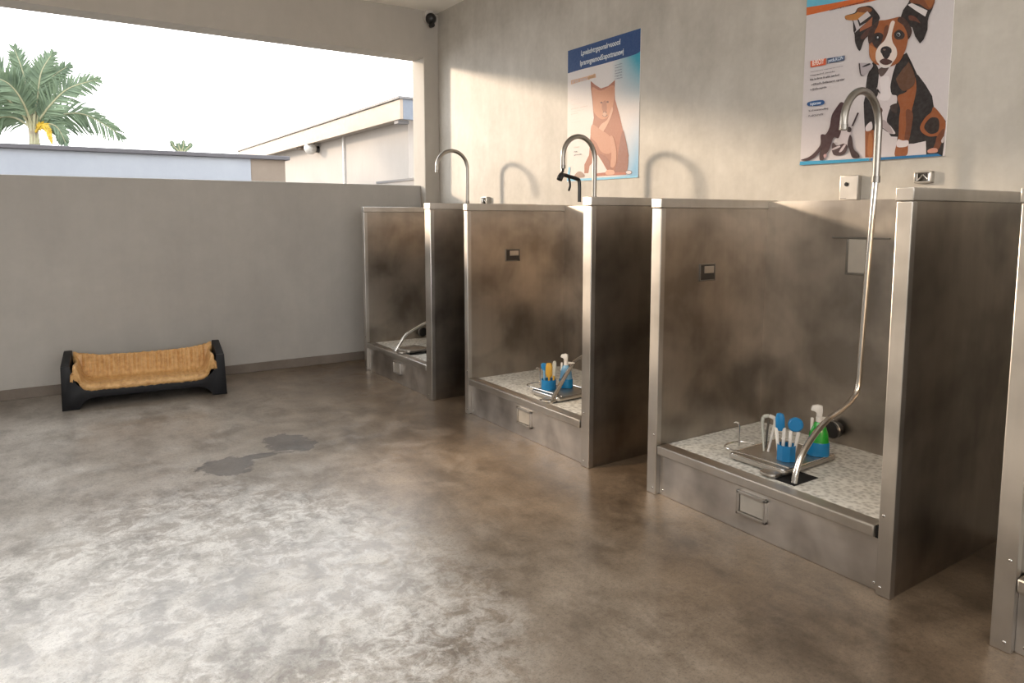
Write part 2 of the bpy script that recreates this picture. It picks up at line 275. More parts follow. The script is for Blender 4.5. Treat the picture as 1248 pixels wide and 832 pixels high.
t.set(Base_Color=t.ramp(f,(.3,srgb(66,84,64)),(.7,srgb(104,122,94))),Roughness=.6); M['leaf']=t.m
M['rachis']=plain('palm_rib',srgb(140,138,110),.6)
M['trunk']=plain('palm_trunk',srgb(120,110,92),.8,0,.25)
M['dead_leaf']=plain('yellow_leaf',srgb(176,146,40),.6)
M['ground']=plain('ground_outside',srgb(120,112,102),.9)
t=NT('poster_print'); vc=t.n('ShaderNodeVertexColor',layer_name='Col'); f=t.noise(t.coord((1,1,1)),60,3)
t.set(Base_Color=t.mix(.03,vc.outputs[0],t.ramp(f,(.3,g(.2)),(.7,g(.9)))),Roughness=.5,Specular_IOR_Level=.3); M['poster']=t.m

def link(name,me,mat,parent=None):
    o=bpy.data.objects.new(name,me); COL.objects.link(o)
    if mat is not None: me.materials.append(M[mat] if isinstance(mat,str) else mat)
    if parent is not None: o.parent=parent
    return o
class MB:
    def __init__(s): s.bm=bmesh.new(); s.boxy=True; s._b=False
    def box(s,x0,x1,y0,y1,z0,z1,bev=0.,seg=2):
        b=bmesh.new(); bmesh.ops.create_cube(b,size=1)
        for v in b.verts: v.co=Vector((x0+(v.co.x+.5)*(x1-x0),y0+(v.co.y+.5)*(y1-y0),z0+(v.co.z+.5)*(z1-z0)))
        if bev: bmesh.ops.bevel(b,geom=b.edges[:],offset=min(bev,.49*min(abs(x1-x0),abs(y1-y0),abs(z1-z0))),segments=seg,profile=.5,affect='EDGES')
        s._b=True; s.add(b); s._b=False; return s
    def add(s,b,mat=None):
        if not s._b: s.boxy=False
        if mat is not None: bmesh.ops.transform(b,matrix=mat,verts=b.verts)
        me=bpy.data.meshes.new('tmp'); b.to_mesh(me); b.free(); s.bm.from_mesh(me); bpy.data.meshes.remove(me)
    def tube(s,pts,r,n=12,cap=True):
        s.boxy=False
        P=[Vector(p) for p in pts]; R=r if hasattr(r,'__len__') else [r]*len(P)
        rings=[]; up=None
        for i,p in enumerate(P):
            tg=(P[min(i+1,len(P)-1)]-P[max(i-1,0)]).normalized()
            if up is None:
                up=Vector((0,0,1)) if abs(tg.z)<.9 else Vector((1,0,0))
            a=tg.cross(up).normalized(); up=a.cross(tg).normalized()
            rings.append([s.bm.verts.new(p+R[i]*(math.cos(q)*a+math.sin(q)*up)) for q in [2*PI*k/n for k in range(n)]])
        for A,B in zip(rings,rings[1:]):
            for k in range(n): s.bm.faces.new((A[k],A[(k+1)%n],B[(k+1)%n],B[k]))
        if cap: s.bm.faces.new(rings[0][::-1]); s.bm.faces.new(rings[-1])
        return s
    def lathe(s,prof,n=24,mat=None,sx=1,sy=1):
        b=bmesh.new(); rings=[[b.verts.new((max(r,1e-5)*math.cos(2*PI*k/n)*sx,max(r,1e-5)*math.sin(2*PI*k/n)*sy,z)) for k in range(n)] for r,z in prof]
        for A,B in zip(rings,rings[1:]):
            for k in range(n): b.faces.new((A[k],A[(k+1)%n],B[(k+1)%n],B[k]))
        b.faces.new(rings[0][::-1]); b.faces.new(rings[-1]); bmesh.ops.remove_doubles(b,verts=b.verts,dist=5e-5)
        s.add(b,mat); return s
    def prism(s,pts,axis,a,b_,bev=0):
        f={'x':lambda p,d:(d,p[0],p[1]),'y':lambda p,d:(p[0],d,p[1]),'z':lambda p,d:(p[0],p[1],d)}[axis]
        b=bmesh.new(); A=[b.verts.new(f(p,a)) for p in pts]; B=[b.verts.new(f(p,b_)) for p in pts]; n=len(pts)
        b.faces.new(A[::-1]); b.faces.new(B)
        for k in range(n): b.faces.new((A[k],A[(k+1)%n],B[(k+1)%n],B[k]))
        bmesh.ops.recalc_face_normals(b,faces=b.faces)
        if bev: bmesh.ops.bevel(b,geom=[e for e in b.edges],offset=bev,segments=2,profile=.5,affect='EDGES')
        s.add(b); return s
    def build(s,name,mat,parent=None,smooth=True,ang=35):
        bmesh.ops.recalc_face_normals(s.bm,faces=s.bm.faces)
        me=bpy.data.meshes.new(name); s.bm.to_mesh(me); s.bm.free()
        if smooth:
            me.polygons.foreach_set('use_smooth',[True]*len(me.polygons))
            try: me.set_sharp_from_angle(angle=math.radians(20 if s.boxy else ang))
            except Exception: pass
        return link(name,me,mat,parent)
def spl(pts,n=10,closed=False):
    P=[Vector(p) for p in pts]; out=[]; N=len(P)
    for i in range(N if closed else N-1):
        gp=(lambda j:P[j%N]) if closed else (lambda j:P[max(0,min(N-1,j))])
        p0,p1,p2,p3=gp(i-1),gp(i),gp(i+1),gp(i+2)
        for k in range(n):
            t=k/n; out.append(.5*((2*p1)+(p2-p0)*t+(2*p0-5*p1+4*p2-p3)*t*t+(3*p1-p0-3*p2+p3)*t**3))
    if not closed: out.append(P[-1])
    return out
def thing(name,label,cat,loc=(0,0,0),rz=0,group=None):
    o=bpy.data.objects.new(name,None); COL.objects.link(o); o.location=loc; o.rotation_euler=(0,0,rz); o.empty_display_size=.1
    return tag(o,label,cat,group)
def tag(o,label,cat,group=None):
    o['label']=label; o['category']=cat
    if group: o['group']=group
    return o
def struct(o): o['kind']='structure'; return o
def atpos(mb,name,mat,loc,rz=0,parent=None):
    o=mb.build(name,mat,parent); o.location=loc; o.rotation_euler=(0,0,rz); return o

# ---------------------------------------------------------------- the room
XW=3.652; YB=7.03; YC=6.914; ZC=3.638; ZLOW=1.836; ZBEAM=3.165; XL=-3.2; YR=-4.0; TH=.26
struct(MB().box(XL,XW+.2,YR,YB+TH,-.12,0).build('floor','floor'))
struct(MB().box(XL-.2,XW+.2,YR,YB+TH+.15,ZC,ZC+.15).build('ceiling','ceiling'))
struct(MB().box(XW,XW+.2,YR,YB+TH,0,ZC).build('wall_right','wall'))
struct(MB().box(XL,3.488,YB,YB+.17,0,ZLOW,.008).build('wall_back','wall_back'))
struct(MB().box(XL,3.49,6.90,7.15,ZBEAM,ZC).build('trim_1','beam'))          # lintel beam over the opening
struct(MB().box(3.483,XW+.05,YC,7.20,0,ZC-.001,.012).build('trim_2','beam'))      # corner column
mb=MB(); mb.box(XL,3.41,YB-.022,YB,0,.088,.006)
struct(mb.build('baseboard_back','skirting'))
struct(MB().box(XL-.2,XL,YR,YB+TH,0,ZC).build('wall_left','wall_back'))
struct(MB().box(XL,XW,YR-.2,YR,0,REAR_SILL).build('wall_rear','wall_back'))

# ---------------------------------------------------------------- dog wash stations
STG='steel dog wash stations along the right wall'
def screw(root,x,y,z,r=.006):
    m=MB(); m.add(_sph(r),Matrix.Scale(.45,4,(1,0,0))); o=m.build('screw','chrome',root); o.location=(x,y,z)
def _sph(r,u=12,v=8):
    b=bmesh.new(); bmesh.ops.create_uvsphere(b,u_segments=u,v_segments=v,radius=r); return b
def sheet(x0,x1,y0,y1,z0,z1,ax,amp,seed):
    '''thin metal sheet whose two big faces are very slightly dented'''
    m=MB(); N=26; b=bmesh.new(); lim=((x0,x1),(y0,y1),(z0,z1)); o=[i for i in range(3) if i!=ax]
    for side in (0,1):
        G=[]
        for i in range(N+1):
            row=[]
            for j in range(N+1):
                p=[0,0,0]; p[o[0]]=lim[o[0]][0]+(lim[o[0]][1]-lim[o[0]][0])*i/N; p[o[1]]=lim[o[1]][0]+(lim[o[1]][1]-lim[o[1]][0])*j/N
                e=min(1,4*i/N,4*(N-i)/N)*min(1,4*j/N,4*(N-j)/N)
                q=Vector((p[0]*3.2,p[1]*3.2,p[2]*2.4))+Vector((seed*7.3,seed*3.1,side*9))
                p[ax]=lim[ax][side]+(noise.noise(q)*amp+noise.noise(q*2.3)*amp*.3)*e; row.append(b.verts.new(p))
            G.append(row)
        for i in range(N):
            for j in range(N): b.faces.new((G[i][j],G[i+1][j],G[i+1][j+1],G[i][j+1]))
        if side==0: G0=G
    ring=lambda G:[G[i][0] for i in range(N)]+[G[N][j] for j in range(N)]+[G[i][N] for i in range(N,0,-1)]+[G[0][j] for j in range(N,0,-1)]
    A,B=ring(G0),ring(G)
    for k in range(len(A)): b.faces.new((A[k],A[(k+1)%len(A)],B[(k+1)%len(A)],B[k]))
    m.add(b); return m
def panel(root,y0,y1,xd,H,side,zt):
    """double-skinned side panel between y0 and y1 with front post and capping; side=+1: stall lies at larger y"""
    p=sheet(.012,xd,y0+.004,y1-.004,0,H-.05,1,WARP,y0+root.location.y).build('side_panel','steel',root)
    q=MB().box(-.006,.03,y0,y1,0,H-.052,.004); q.build('front_post','steel_trim',root)
    MB().box(-.010,xd,y0-.004,y1+.004,H-.05,H,.004).build('capping','steel_trim',root)
    for z in (.33,.035): screw(root,-.007,(y0+y1)/2+side*.012,z)
def station(x,y0,y1,tn,tf,Hn,Hf,label,drain,pocket=False,plate_y=None,slot=None,knob=None,fknob=None):
    L=y1-y0; xd=XW-x; xb=xd-.082
    r=thing('dog_wash_station',label,'dog wash station',(x,y0,0),0,STG)
    panel(r,0,tn,xd,Hn,1,.33); panel(r,L-tf,L,xd,Hf,-1,.33)
    sheet(xb,xd,tn-.005,L-tf+.005,.1,Hf-.008,0,WARP*.6,y0).build('back_panel','steel',r)
    zt=.272
    MB().box(.022,.045,tn,L-tf,0,.226,.003).build('front_panel','steel_front',r)
    # rounded top rail of the curb with a gap at its near end
    MB().box(-.004,.075,tn+.018,L-tf,.224,zt+.004,.008).build('curb_rail','steel_trim',r)
    MB().box(.012,.03,tn,tn+.02,.222,zt).build('rail_end_gap','void',r)  # dark block, the gap's shade is put into its colour
    MB().box(.03,xb,tn,L-tf,.18,zt-.004).build('tub_floor','mat',r)
    if plate_y:
        a,b=plate_y; z0,z1=.082,.2
        f=MB(); w=.015
        f.box(.004,.024,a,b,z0,z0+w,.003).box(.004,.024,a,b,z1-w,z1,.003).box(.004,.024,a,a+w,z0,z1,.003).box(.004,.024,b-w,b,z0,z1,.003)
        fr=f.build('access_frame','steel_trim',r); MB().box(.014,.024,a+w+.003,b-w-.003,z0+w+.003,z1-w-.003,.002).build('access_plate','plate',fr)
    for yy in (tn+.02,L-tf-.03): screw(r,.021,yy,.03)
    if slot:
        a,b,z0,z1=slot; yy=L-tf+.004
        f=MB(); w=.008
        f.box(a,b,yy-.006,yy+.004,z0,z0+w,.002).box(a,b,yy-.006,yy+.004,z1-w,z1,.002).box(a,a+w,yy-.006,yy+.004,z0,z1,.002).box(b-w,b,yy-.006,yy+.004,z0,z1,.002)
        fr=f.build('recess_frame','dark_steel',r)
        MB().box(a+w,b-w,yy-.002,yy+.002,z0+w,z1-w).build('recess','slot',fr)
        MB().box(a+.3*(b-a),b-.012,yy-.004,yy,z0+.45*(z1-z0),z1-.014,.001).build('latch','steel_trim',fr)
    if drain:
        a,b,c,e=drain
        MB().box(a,b,c,e,zt-.02,zt-.001).build('drain_trough','void',r)  # black plate, the hole's darkness is put into its colour
    if pocket:
        p=MB().box(xb-.006,xb+.002,*pocket[0],1.382,1.392,.002).build('towel_rail','dark_steel',r)
        a,b=pocket[1]; f=MB()
        f.box(xb-.010,xb,a,a+.012,1.2,1.38,.003).box(xb-.010,xb,b-.012,b,1.2,1.38,.003).box(xb-.010,xb,a,b,1.192,1.204,.003)
        fp=f.build('pocket_frame','dark_steel',r); MB().box(xb-.007,xb,a+.012,b-.012,1.204,1.38,.003).build('pocket_plate','plate',fp)
    if knob or fknob:
        if knob: T=Matrix.Translation((xb,knob[0],knob[1]))@Matrix.Rotation(-PI/2,4,'Y')
        else: T=Matrix.Translation((fknob[0],L-tf+.003,fknob[1]))@Matrix.Rotation(PI/2,4,'X')
        k=MB().lathe([(0,0),(.034,0),(.034,.02),(.046,.024),(.046,.06),(.040,.066),(0,.067)],28,T).build('hose_socket','black',r)
        MB().lathe([(.047,.050),(.049,.052),(.049,.058),(.047,.06)],28,T).build('socket_ring','dark_steel',k)
    return r
X1,X2,X3=2.612,2.662,2.707
s1=station(X1,5.0956,6.5425,.0997,.055,1.607,1.593,'farthest dog wash station, beside the low back wall and corner column',(.02,.03,.5,.6) and (.09,.30,.60,.68),plate_y=(.655,.80),knob=None,fknob=(KX,KZ))
s2=station(X2,3.1669,4.6145+.03,.0747,.05,1.612,1.593,'middle dog wash station, under the poster with the blue header',(.09,.30,.52,.64),plate_y=(.62,.793),slot=(.335,.47,1.153,1.25))
s3=station(X3,1.3844,2.7262,.060,.067,1.606,1.593,'nearest whole dog wash station, in front of the dog poster, green spray bottle inside',(.115,.30,.52,.625),pocket=((.545,.86),(.655,.775)),plate_y=(.588,.755),slot=(.297,.424,1.144,1.241),knob=(.775,.352))
s4=station(X3,-.40,1.034,.060,.067,1.606,1.593,'dog wash station cut off by the right edge, only its far post showing',None)

# ---------------------------------------------------------------- gooseneck sprayers
HG='chrome gooseneck spray hoses'
def sprayer(label,X,Y,zbase,apex_dx,apex_z,tip_dx,tip_z,swoop,lever=False):
    r=thing('spray_hose',label,'spray hose',(X,Y,0),0,HG)
    w=-tip_dx/2; hh=.155; zc=apex_z-hh
    arch=[(0,0,zbase),(0,0,zbase+.08),(0,0,zc-.05)]+[(-w+w*math.cos(q),0,zc+hh*math.sin(q)) for q in [PI*k/24 for k in range(25)]]+[(tip_dx,0,tip_z)]
    MB().tube(arch,.0175,14).build('gooseneck','pipe',r)
    MB().tube([(0,0,zbase-.02),(0,0,zbase+.012)],.021,16).build('collar','dark_steel',r)
    MB().tube([(tip_dx,0,tip_z-.004),(tip_dx+.002,0,tip_z+.02)],.0195,16).build('tip_ring','dark_steel',r)
    h=[(0,0,zbase-.01)]+swoop
    MB().tube(spl(h,10),.0145,12).build('hose','chrome',r)
    if lever:
        n=MB(); n.tube(spl([(tip_dx,0,tip_z),(tip_dx-.005,-.002,tip_z-.03)],4),.012,10)
        nz=n.build('nozzle','black',r)
        b=MB(); b.tube(spl([(tip_dx-.03,0,tip_z-.085),(tip_dx-.005,0,tip_z-.05),(tip_dx+.06,-.004,tip_z-.06),(tip_dx+.12,-.012,tip_z-.075),(tip_dx+.14,-.016,tip_z-.10),(tip_dx+.142,-.016,tip_z-.24)],5),[.022]*6+[.014]*10+[.013]*10,10)
        b.build('spray_gun','black',r)
        MB().tube(spl([(tip_dx+.055,0,tip_z-.065),(tip_dx+.06,-.01,tip_z-.12),(tip_dx+.045,-.014,tip_z-.16)],5),.008,8).build('trigger','black',r)
    return r
sprayer('tall gooseneck spray hose in front of the dog poster, nearest station',3.46,1.96,1.685,-.135,2.092,-.295,1.905,SW3)
sprayer('gooseneck spray hose with black trigger gun, middle station',3.445,4.08,1.63,-.12,2.075,-.295,1.845,SW2,True)
sprayer('smallest gooseneck spray hose, at the farthest station by the column',3.46,5.98,1.64,-.175,2.118,-.325,1.915,SW1)

# ---------------------------------------------------------------- wall fittings
def control_box():
    r=thing('control_box','flat steel box with a black button, on the wall left of the tall spray hose','control box',(XW,2.195,1.585))
    MB().box(-.035,0,-.052,.052,0,.132,.005).build('box','steel_trim',r)
    MB().lathe([(0,0),(.011,0),(.011,.004),(0,.005)],20,Matrix.Translation((-.035,.012,.085))@Matrix.Rotation(-PI/2,4,'Y')).build('button','black',r)
    MB().box(-.036,-.034,.01,.045,.008,.012).build('maker_line','dark_steel',r)
control_box()
def bracket(y,z,label,sc=1.):
    r=thing('pipe_clamp',label,'pipe clamp',(XW,y,z),0,'small clamps on the right wall'); r.scale=(sc,sc,sc)
    f=MB(); f.box(-.03,0,-.042,.042,-.028,-.020,.003).box(-.03,0,-.042,.042,.020,.028,.003).box(-.03,0,-.042,-.034,-.028,.028,.003).box(-.03,0,.034,.042,-.028,.028,.003)
    f.build('clamp_frame','steel_trim',r)
    c=MB(); c.tube([(-.022,-.026,-.018),(-.022,-.026,.018)],.007,10).tube([(-.022,-.024,-.014),(-.022,.0,.012),(-.022,.024,-.014)],.005,8).tube([(-.022,.028,-.018),(-.022,.028,.018)],.005,8)
    c.build('clamp_jaw','chrome',r); MB().box(-.006,0,-.034,.034,-.02,.02).build('clamp_plate','dark_steel',r)
bracket(1.818,1.69,'small steel pipe clamp above the nearest station, right of the dog poster')
bracket(5.93,1.652,'small pipe clamp beside the farthest spray hose',1.35)

# dome camera under the ceiling
r=thing('security_camera','black security camera in a white housing atop the corner column','security camera',(3.535,YC,3.60))
MB().lathe([(0,.038),(.062,.038),(.07,.02),(.07,-.02),(.066,-.045),(0,-.045)],28,Matrix.Translation((0,-.02,-.015))@Matrix.Rotation(PI/2,4,'X')).build('housing','column',r)
b=_sph(.058,24,16); m=MB(); m.add(b,Matrix.Translation((.005,-.06,-.045))); m.build('lens_dome','black',r)
m=MB(); m.lathe([(0,0),(.024,0),(.024,.05),(0,.05)],18,Matrix.Translation((.005,-.055,-.115))@Matrix.Rotation(PI/2,4,'X')); m.build('spotlight','black',r)
MB().tube([(.06,-.012,.015),(.108,-.012,.006)],.006,8).build('cable_stub','column',r)

# ---------------------------------------------------------------- posters
def poster(name,label,yl,z0,w,h,polys,texts,bg):
    b=bmesh.new(); lay=b.loops.layers.float_color.new('Col'); k=[0]
    def face(pts,col,x):
        try: f=b.faces.new([b.verts.new((x,-p[0],p[1])) for p in pts])
        except ValueError: return
        f.normal_update()
        if f.normal.x>0: f.normal_flip()
        for l in f.loops: l[lay]=col(-l.vert.co.y,l.vert.co.z) if callable(col) else col
    nx,ny=22,28
    for i in range(nx):
        for j in range(ny):
            u0,u1,v0,v1=i/nx*w,(i+1)/nx*w,j/ny*h,(j+1)/ny*h
            face([(u0,v0),(u1,v0),(u1,v1),(u0,v1)],bg,-.004)
    def clip(pts):   # keep the print inside the sheet
        def cut(P,ax,val,s):
            o=[]
            for i,p in enumerate(P):
                q=P[(i+1)%len(P)]; a=s*(p[ax]-val)<=0; c=s*(q[ax]-val)<=0
                if a: o.append(p)
                if a!=c:
                    t=(val-p[ax])/(q[ax]-p[ax]); o.append((p[0]+t*(q[0]-p[0]),p[1]+t*(q[1]-p[1])))
            return o
        for ax,val,s in ((0,0,-1),(0,w,1),(1,0,-1),(1,h,1)):
            pts=cut(pts,ax,val,s)
            if len(pts)<3: return []
        return pts
    for n,(c,pts,sm) in enumerate(polys):
        q=[(p.x,p.y) for p in spl([(a,z,0) for a,z in pts],4,True)] if sm else pts
        q=clip(q)
        if len(q)>2: face(q,srgb(*c),-.0042-.00012*n)
    zt=-.0042-.00012*(len(polys)+2)
    for c,s,a,e in texts:
        cu=bpy.data.curves.new('txt','FONT'); cu.body=s; cu.size=1; cu.offset=.025; to=bpy.data.objects.new('txt',cu); COL.objects.link(to)
        dg=bpy.context.evaluated_depsgraph_get(); me=bpy.data.meshes.new_from_object(to.evaluated_get(dg)); bpy.data.objects.remove(to)
        xs=[v.co.x for v in me.vertices]; x0,x1=min(xs),max(xs)
        sx=(e[0]-a[0])/(x1-x0); H=(e[1]-a[1]); sy=H/.62
        bb=bmesh.new(); bb.from_mesh(me); bpy.data.meshes.remove(me)
        for f in bb.faces: face([(a[0]+(v.co.x-x0)*sx,a[1]+v.co.y*sy) for v in f.verts],srgb(*c),zt)
        bb.free()
    # paper edge
    me=bpy.data.meshes.new(name); b.to_mesh(me); b.free()
    o=link(name,me,'poster'); o.location=(XW,yl,z0)
    e=MB().box(-.0038,-.0005,-w,0,0,h).build('backing_board','white_plastic',o)
    return tag(o,label,'poster')
def lerp(a,b,t): t=max(0,min(1,t)); return tuple(x+(y-x)*t for x,y in zip(a,b))
def bg1(u,v):
    c=lerp(srgb(226,214,208),srgb(214,208,206),v)
    c=lerp(c,srgb(30,150,175),max(0,(u-.52)/.26)*max(0,(v-.50)/.36)); c=lerp(c,srgb(120,175,210),max(0,(u-.55)/.26)*max(0,(.5-v)/.45)*1.1)
    return c
def bg2(u,v): return lerp(srgb(214,204,204),srgb(206,200,200),v)
poster('poster','paper poster with a dark blue header and a faded brown seated dog',4.668,1.782,.835,1.048,P1,P1T,bg1)
poster('poster','paper poster of a black, brown and white dog with an orange band',2.513,1.788,.779,1.03,P2,P2T,bg2)

# ---------------------------------------------------------------- tub contents
def tray(label,x,y,rz,lx,ly,wire=True,sc=1.):
    r=thing('grooming_tray',label,'tray',(x,y,.270),rz,'steel grooming trays in the wash tubs')
    def rr(a,b,c,e,rad,n=6):
        P=[]
        for cx,cy,s in ((b-rad,e-rad,0),(a+rad,e-rad,1),(a+rad,c+rad,2),(b-rad,c+rad,3)):
            for k in range(n+1):
                q=PI/2*(s+k/n); P.append((cx+rad*math.cos(q),cy+rad*math.sin(q)))
        return P
    MB().prism(rr(0,lx,0,ly,.025),'z',.008,.030,.004).build('tray_body','steel_trim',r)
    for a in (.03,lx-.03):
        for b_ in (.03,ly-.03): MB().lathe([(0,0),(.012,0),(.010,.010),(0,.010)],12,Matrix.Translation((a,b_,0))).build('tray_foot','black',r)
    lip=[(p[0],p[1],.031) for p in rr(.008,lx-.008,.008,ly-.008,.02)]; lip.append(lip[0])
    MB().tube(lip,.003,6,False).build('tray_lip','chrome',r)
    if wire:
        w=spl([(.05,.012,.036),(.03,.16,.044),(.012,.30,.048),(.02,.36,.050),(.07,.385,.050),(.15,.37,.052),(.19,.31,.05)],8)
        MB().tube(w,.0045,8).build('wire_loop','chrome',r)
        MB().tube(spl([(.145,.372,.03),(.145,.372,.10),(.143,.373,.145),(.135,.385,.155),(.125,.392,.15)],6),.0045,8).build('wire_hook','chrome',r)
    # soft rounded front end
    MB().prism(rr(-.075,.02,.01,.10,.035),'z',.008,.024,.006).build('tray_handle','steel_trim',r)
    return r
def cup(x,y,z,label,rad=.043,h=.072,n=8):
    r=thing('tool_cup',label,'cup',(x,y,z),.2,'blue cups of grooming tools')
    MB().lathe([(0,0),(rad*.97,0),(rad,.004),(rad,h),(rad-.004,h),(rad-.005,.006),(0,.006)],n,None).build('cup_body','blue_plastic',r); return r
def brush(x,y,z,lean,ang,label,head,hl,round_=False,L=.15,mat='white_plastic',hm='blue_plastic',two=True,grp='grooming brushes in the blue cups'):
    r=thing('grooming_brush',label,'brush',(x,y,z),0,grp)
    d=Vector((.58*lean,-.81*lean,1)).normalized(); xx=Vector((.81,.58,0)); yy=d.cross(xx).normalized(); xx=yy.cross(d)
    r.rotation_euler=Matrix((xx,yy,d)).transposed().to_euler()
    m=MB()
    if two:
        for s in (-1,1): m.tube([(0,s*.008,0),(0,s*.013,L*.5),(0,s*.018,L)],[.006,.008,.009],10)
    else: m.tube([(0,0,0),(0,0,L*.5),(0,0,L)],[.006,.008,.008],10)
    m.build('handle',mat,r)
    if round_: MB().lathe([(0,-.012),(head*.8,-.012),(head,-.005),(head,.005),(head*.8,.012),(0,.012)],26,Matrix.Translation((0,0,L+hl*.5))@Matrix.Rotation(PI/2,4,'Y')).build('brush_head',hm,r)
    else: MB().lathe([(head*.5,-.005),(head,.015),(head,hl*.7),(head*.7,hl*.95),(0,hl)],18,Matrix.Translation((0,0,L-.01)),.6,1).build('brush_head',hm,r)
    return r
def comb(x,y,z,label):
    r=thing('tongs',label,'tongs',(x,y,z),-.5); r.rotation_euler=(.05,.06,.62)
    for s in (-1,1): MB().tube(spl([(0,s*.010,0),(0,s*.021,.08),(0,s*.030,.155),(0,s*.024,.176),(0,0,.184)],6),[.006]*6+[.0075]*6+[.009]*6+[.010]*7,10).build('arm','pale_plastic' if s>0 else 'white_plastic',r)
    MB().tube([(0,.002,.02),(0,.004,.10),(0,.0,.165)],[.004,.006,.006],8).build('inner_blade','dark_steel',r)
def bottle(x,y,z,label,sc=1.,rz=.62,liquid='green_liquid'):
    r=thing('spray_bottle',label,'spray bottle',(x,y,z),rz,'spray bottles in the wash tubs'); r.scale=(sc,sc,sc)
    sx=.7
    MB().lathe([(0,0),(.058,0),(.061,.006),(.060,.072),(.058,.078)],24,None,sx,1).build('bottle_base','teal_band',r)
    MB().lathe([(.056,.076),(.050,.13),(.040,.165),(.028,.185),(.019,.196),(.016,.2),(0,.2)],24,None,sx,1).build('bottle_body',liquid,r)
    MB().lathe([(0,.196),(.019,.196),(.019,.222),(.014,.226),(0,.226)],18).build('collar','white_plastic',r)
    MB().prism([(-.016,.222),(.014,.222),(.016,.262),(.014,.288),(-.010,.294),(-.040,.286),(-.046,.272),(-.046,.258),(-.028,.256),(-.018,.248)],'x',-.013,.013,.004).build('spray_head','white_plastic',r).rotation_euler=(0,0,PI)
    MB().prism([(.012,.206),(.04,.21),(.075,.214),(.075,.222),(.035,.224),(.012,.226)],'x',-.006,.006,.002).build('trigger','white_plastic',r).rotation_euler=(0,0,PI)
    MB().box(-.010,.010,.030,.046,.12,.215,.004).build('side_strip','white_plastic',r)
    return r
Z3=.302
tray('steel tray with wire hook and grooming tools, nearest station',2.87,1.99,.02,.44,.33)
cup(3.02,2.09,Z3,'blue cup holding two blue-headed brushes, nearest station',.046,.078,8)
brush(3.008,2.112,Z3+.008,-.05,0,'brush with narrow blue head, left one in the nearest cup',.022,.085,False,.150)
brush(3.032,2.070,Z3+.008,.08,0,'brush with round blue head, right one in the nearest cup',.036,.068,True,.140)
comb(3.045,2.225,Z3,'white grooming tongs standing beside the nearest blue cup')
bottle(3.215,2.045,Z3,'green spray bottle with white trigger head and blue base, nearest station',.88)
Z2=.302
tray('steel tray under blue cup and hose, middle station',2.80,3.66,.05,.34,.30,True)
cup(2.905,3.905,Z2,'blue cup of yellow and blue grooming tools, middle station',.052,.07,20)
brush(2.89,3.93,Z2+.008,-.04,0,'slim blue brush, leftmost tool in the middle station cup',.022,.05,False,.135,'pale_blue','blue_plastic',False)
brush(2.905,3.90,Z2+.008,0,0,'thick yellow brush standing in the middle station cup',.026,.10,False,.09,'yellow_plastic','yellow_plastic',False)
brush(2.925,3.878,Z2+.008,.05,0,'thin cream and yellow brush, rightmost in the middle station cup',.016,.11,False,.095,'yellow_plastic','pale_plastic',False)
bottle(3.035,3.875,Z2,'pale blue spray bottle behind the hose, middle station',.82,.62,'pale_blue')
tray('steel tray in the farthest station, nothing standing on it',2.70,5.74,.15,.24,.22,False)

# ---------------------------------------------------------------- dog bed
bed=thing('dog_bed','black wooden dog bed with a pleated tan cushion against the low wall','dog bed',(.067,6.381,0),-.097)
W_=1.195; D_=.42
def arc(p0,p1,p2,n=8): return [((1-t)**2*p0[0]+2*t*(1-t)*p1[0]+t*t*p2[0],(1-t)**2*p0[1]+2*t*(1-t)*p1[1]+t*t*p2[1]) for t in [k/n for k in range(n+1)]]
out=[(0,0),(.115,0)]+arc((.13,.03),(.17,.085),(.24,.085))+arc((.955,.085),(1.025,.085),(1.07,.03))+[(1.08,0),(W_,0),(W_-.012,.345),(W_-.075,.345)]+arc((W_-.08,.30),(W_-.085,.165),(W_-.20,.150))+arc((.20,.150),(.09,.165),(.075,.30))+[(.068,.345),(.006,.345)]
MB().prism(out,'y',0,.03,.002).build('front_board','bed_black',bed)
for x0,x1 in ((.004,.062),(W_-.070,W_-.012)):
    MB().prism([(.03,0),(D_,0),(D_,.405),(.38,.405),(.03,.347)],'x',x0,x1,.004).build('side_board','bed_black',bed)
MB().box(.06,W_-.06,D_-.02,D_,.004,.34,.003).build('back_board','bed_black',bed)  # lower part added to block light beneath the bed
MB().box(.062,W_-.07,.03,D_-.02,.09,.11).build('slat_base','bed_black',bed)
b=bmesh.new(); NU,NV=420,60; grid=[]
def prof(t,pts):
    n=len(pts)-1; x=t*n; i=min(int(x),n-1); f=x-i; gp=lambda j:Vector(pts[max(0,min(n,j))])
    p0,p1,p2,p3=gp(i-1),gp(i),gp(i+1),gp(i+2); return .5*((2*p1)+(p2-p0)*f+(2*p0-5*p1+4*p2-p3)*f*f+(3*p1-p0-3*p2+p3)*f**3)
bpf=[(.006,.135),(-.012,.150),(-.006,.178),(.04,.188),(.16,.176),(.28,.172),(.335,.19),(.36,.25),(.385,.335),(.400,.352),(.416,.338),(.418,.26)]   # y,z
half=[(.0,.0),(.05,0),(.1,0),(.15,0),(.2,0),(.25,0),(.3,0),(.35,0),(.40,0),(.445,.006),(.485,.03),(.508,.08),(.522,.13),(.533,.158),(.546,.166),(.556,.155),(.558,.12)]   # |x|,dz
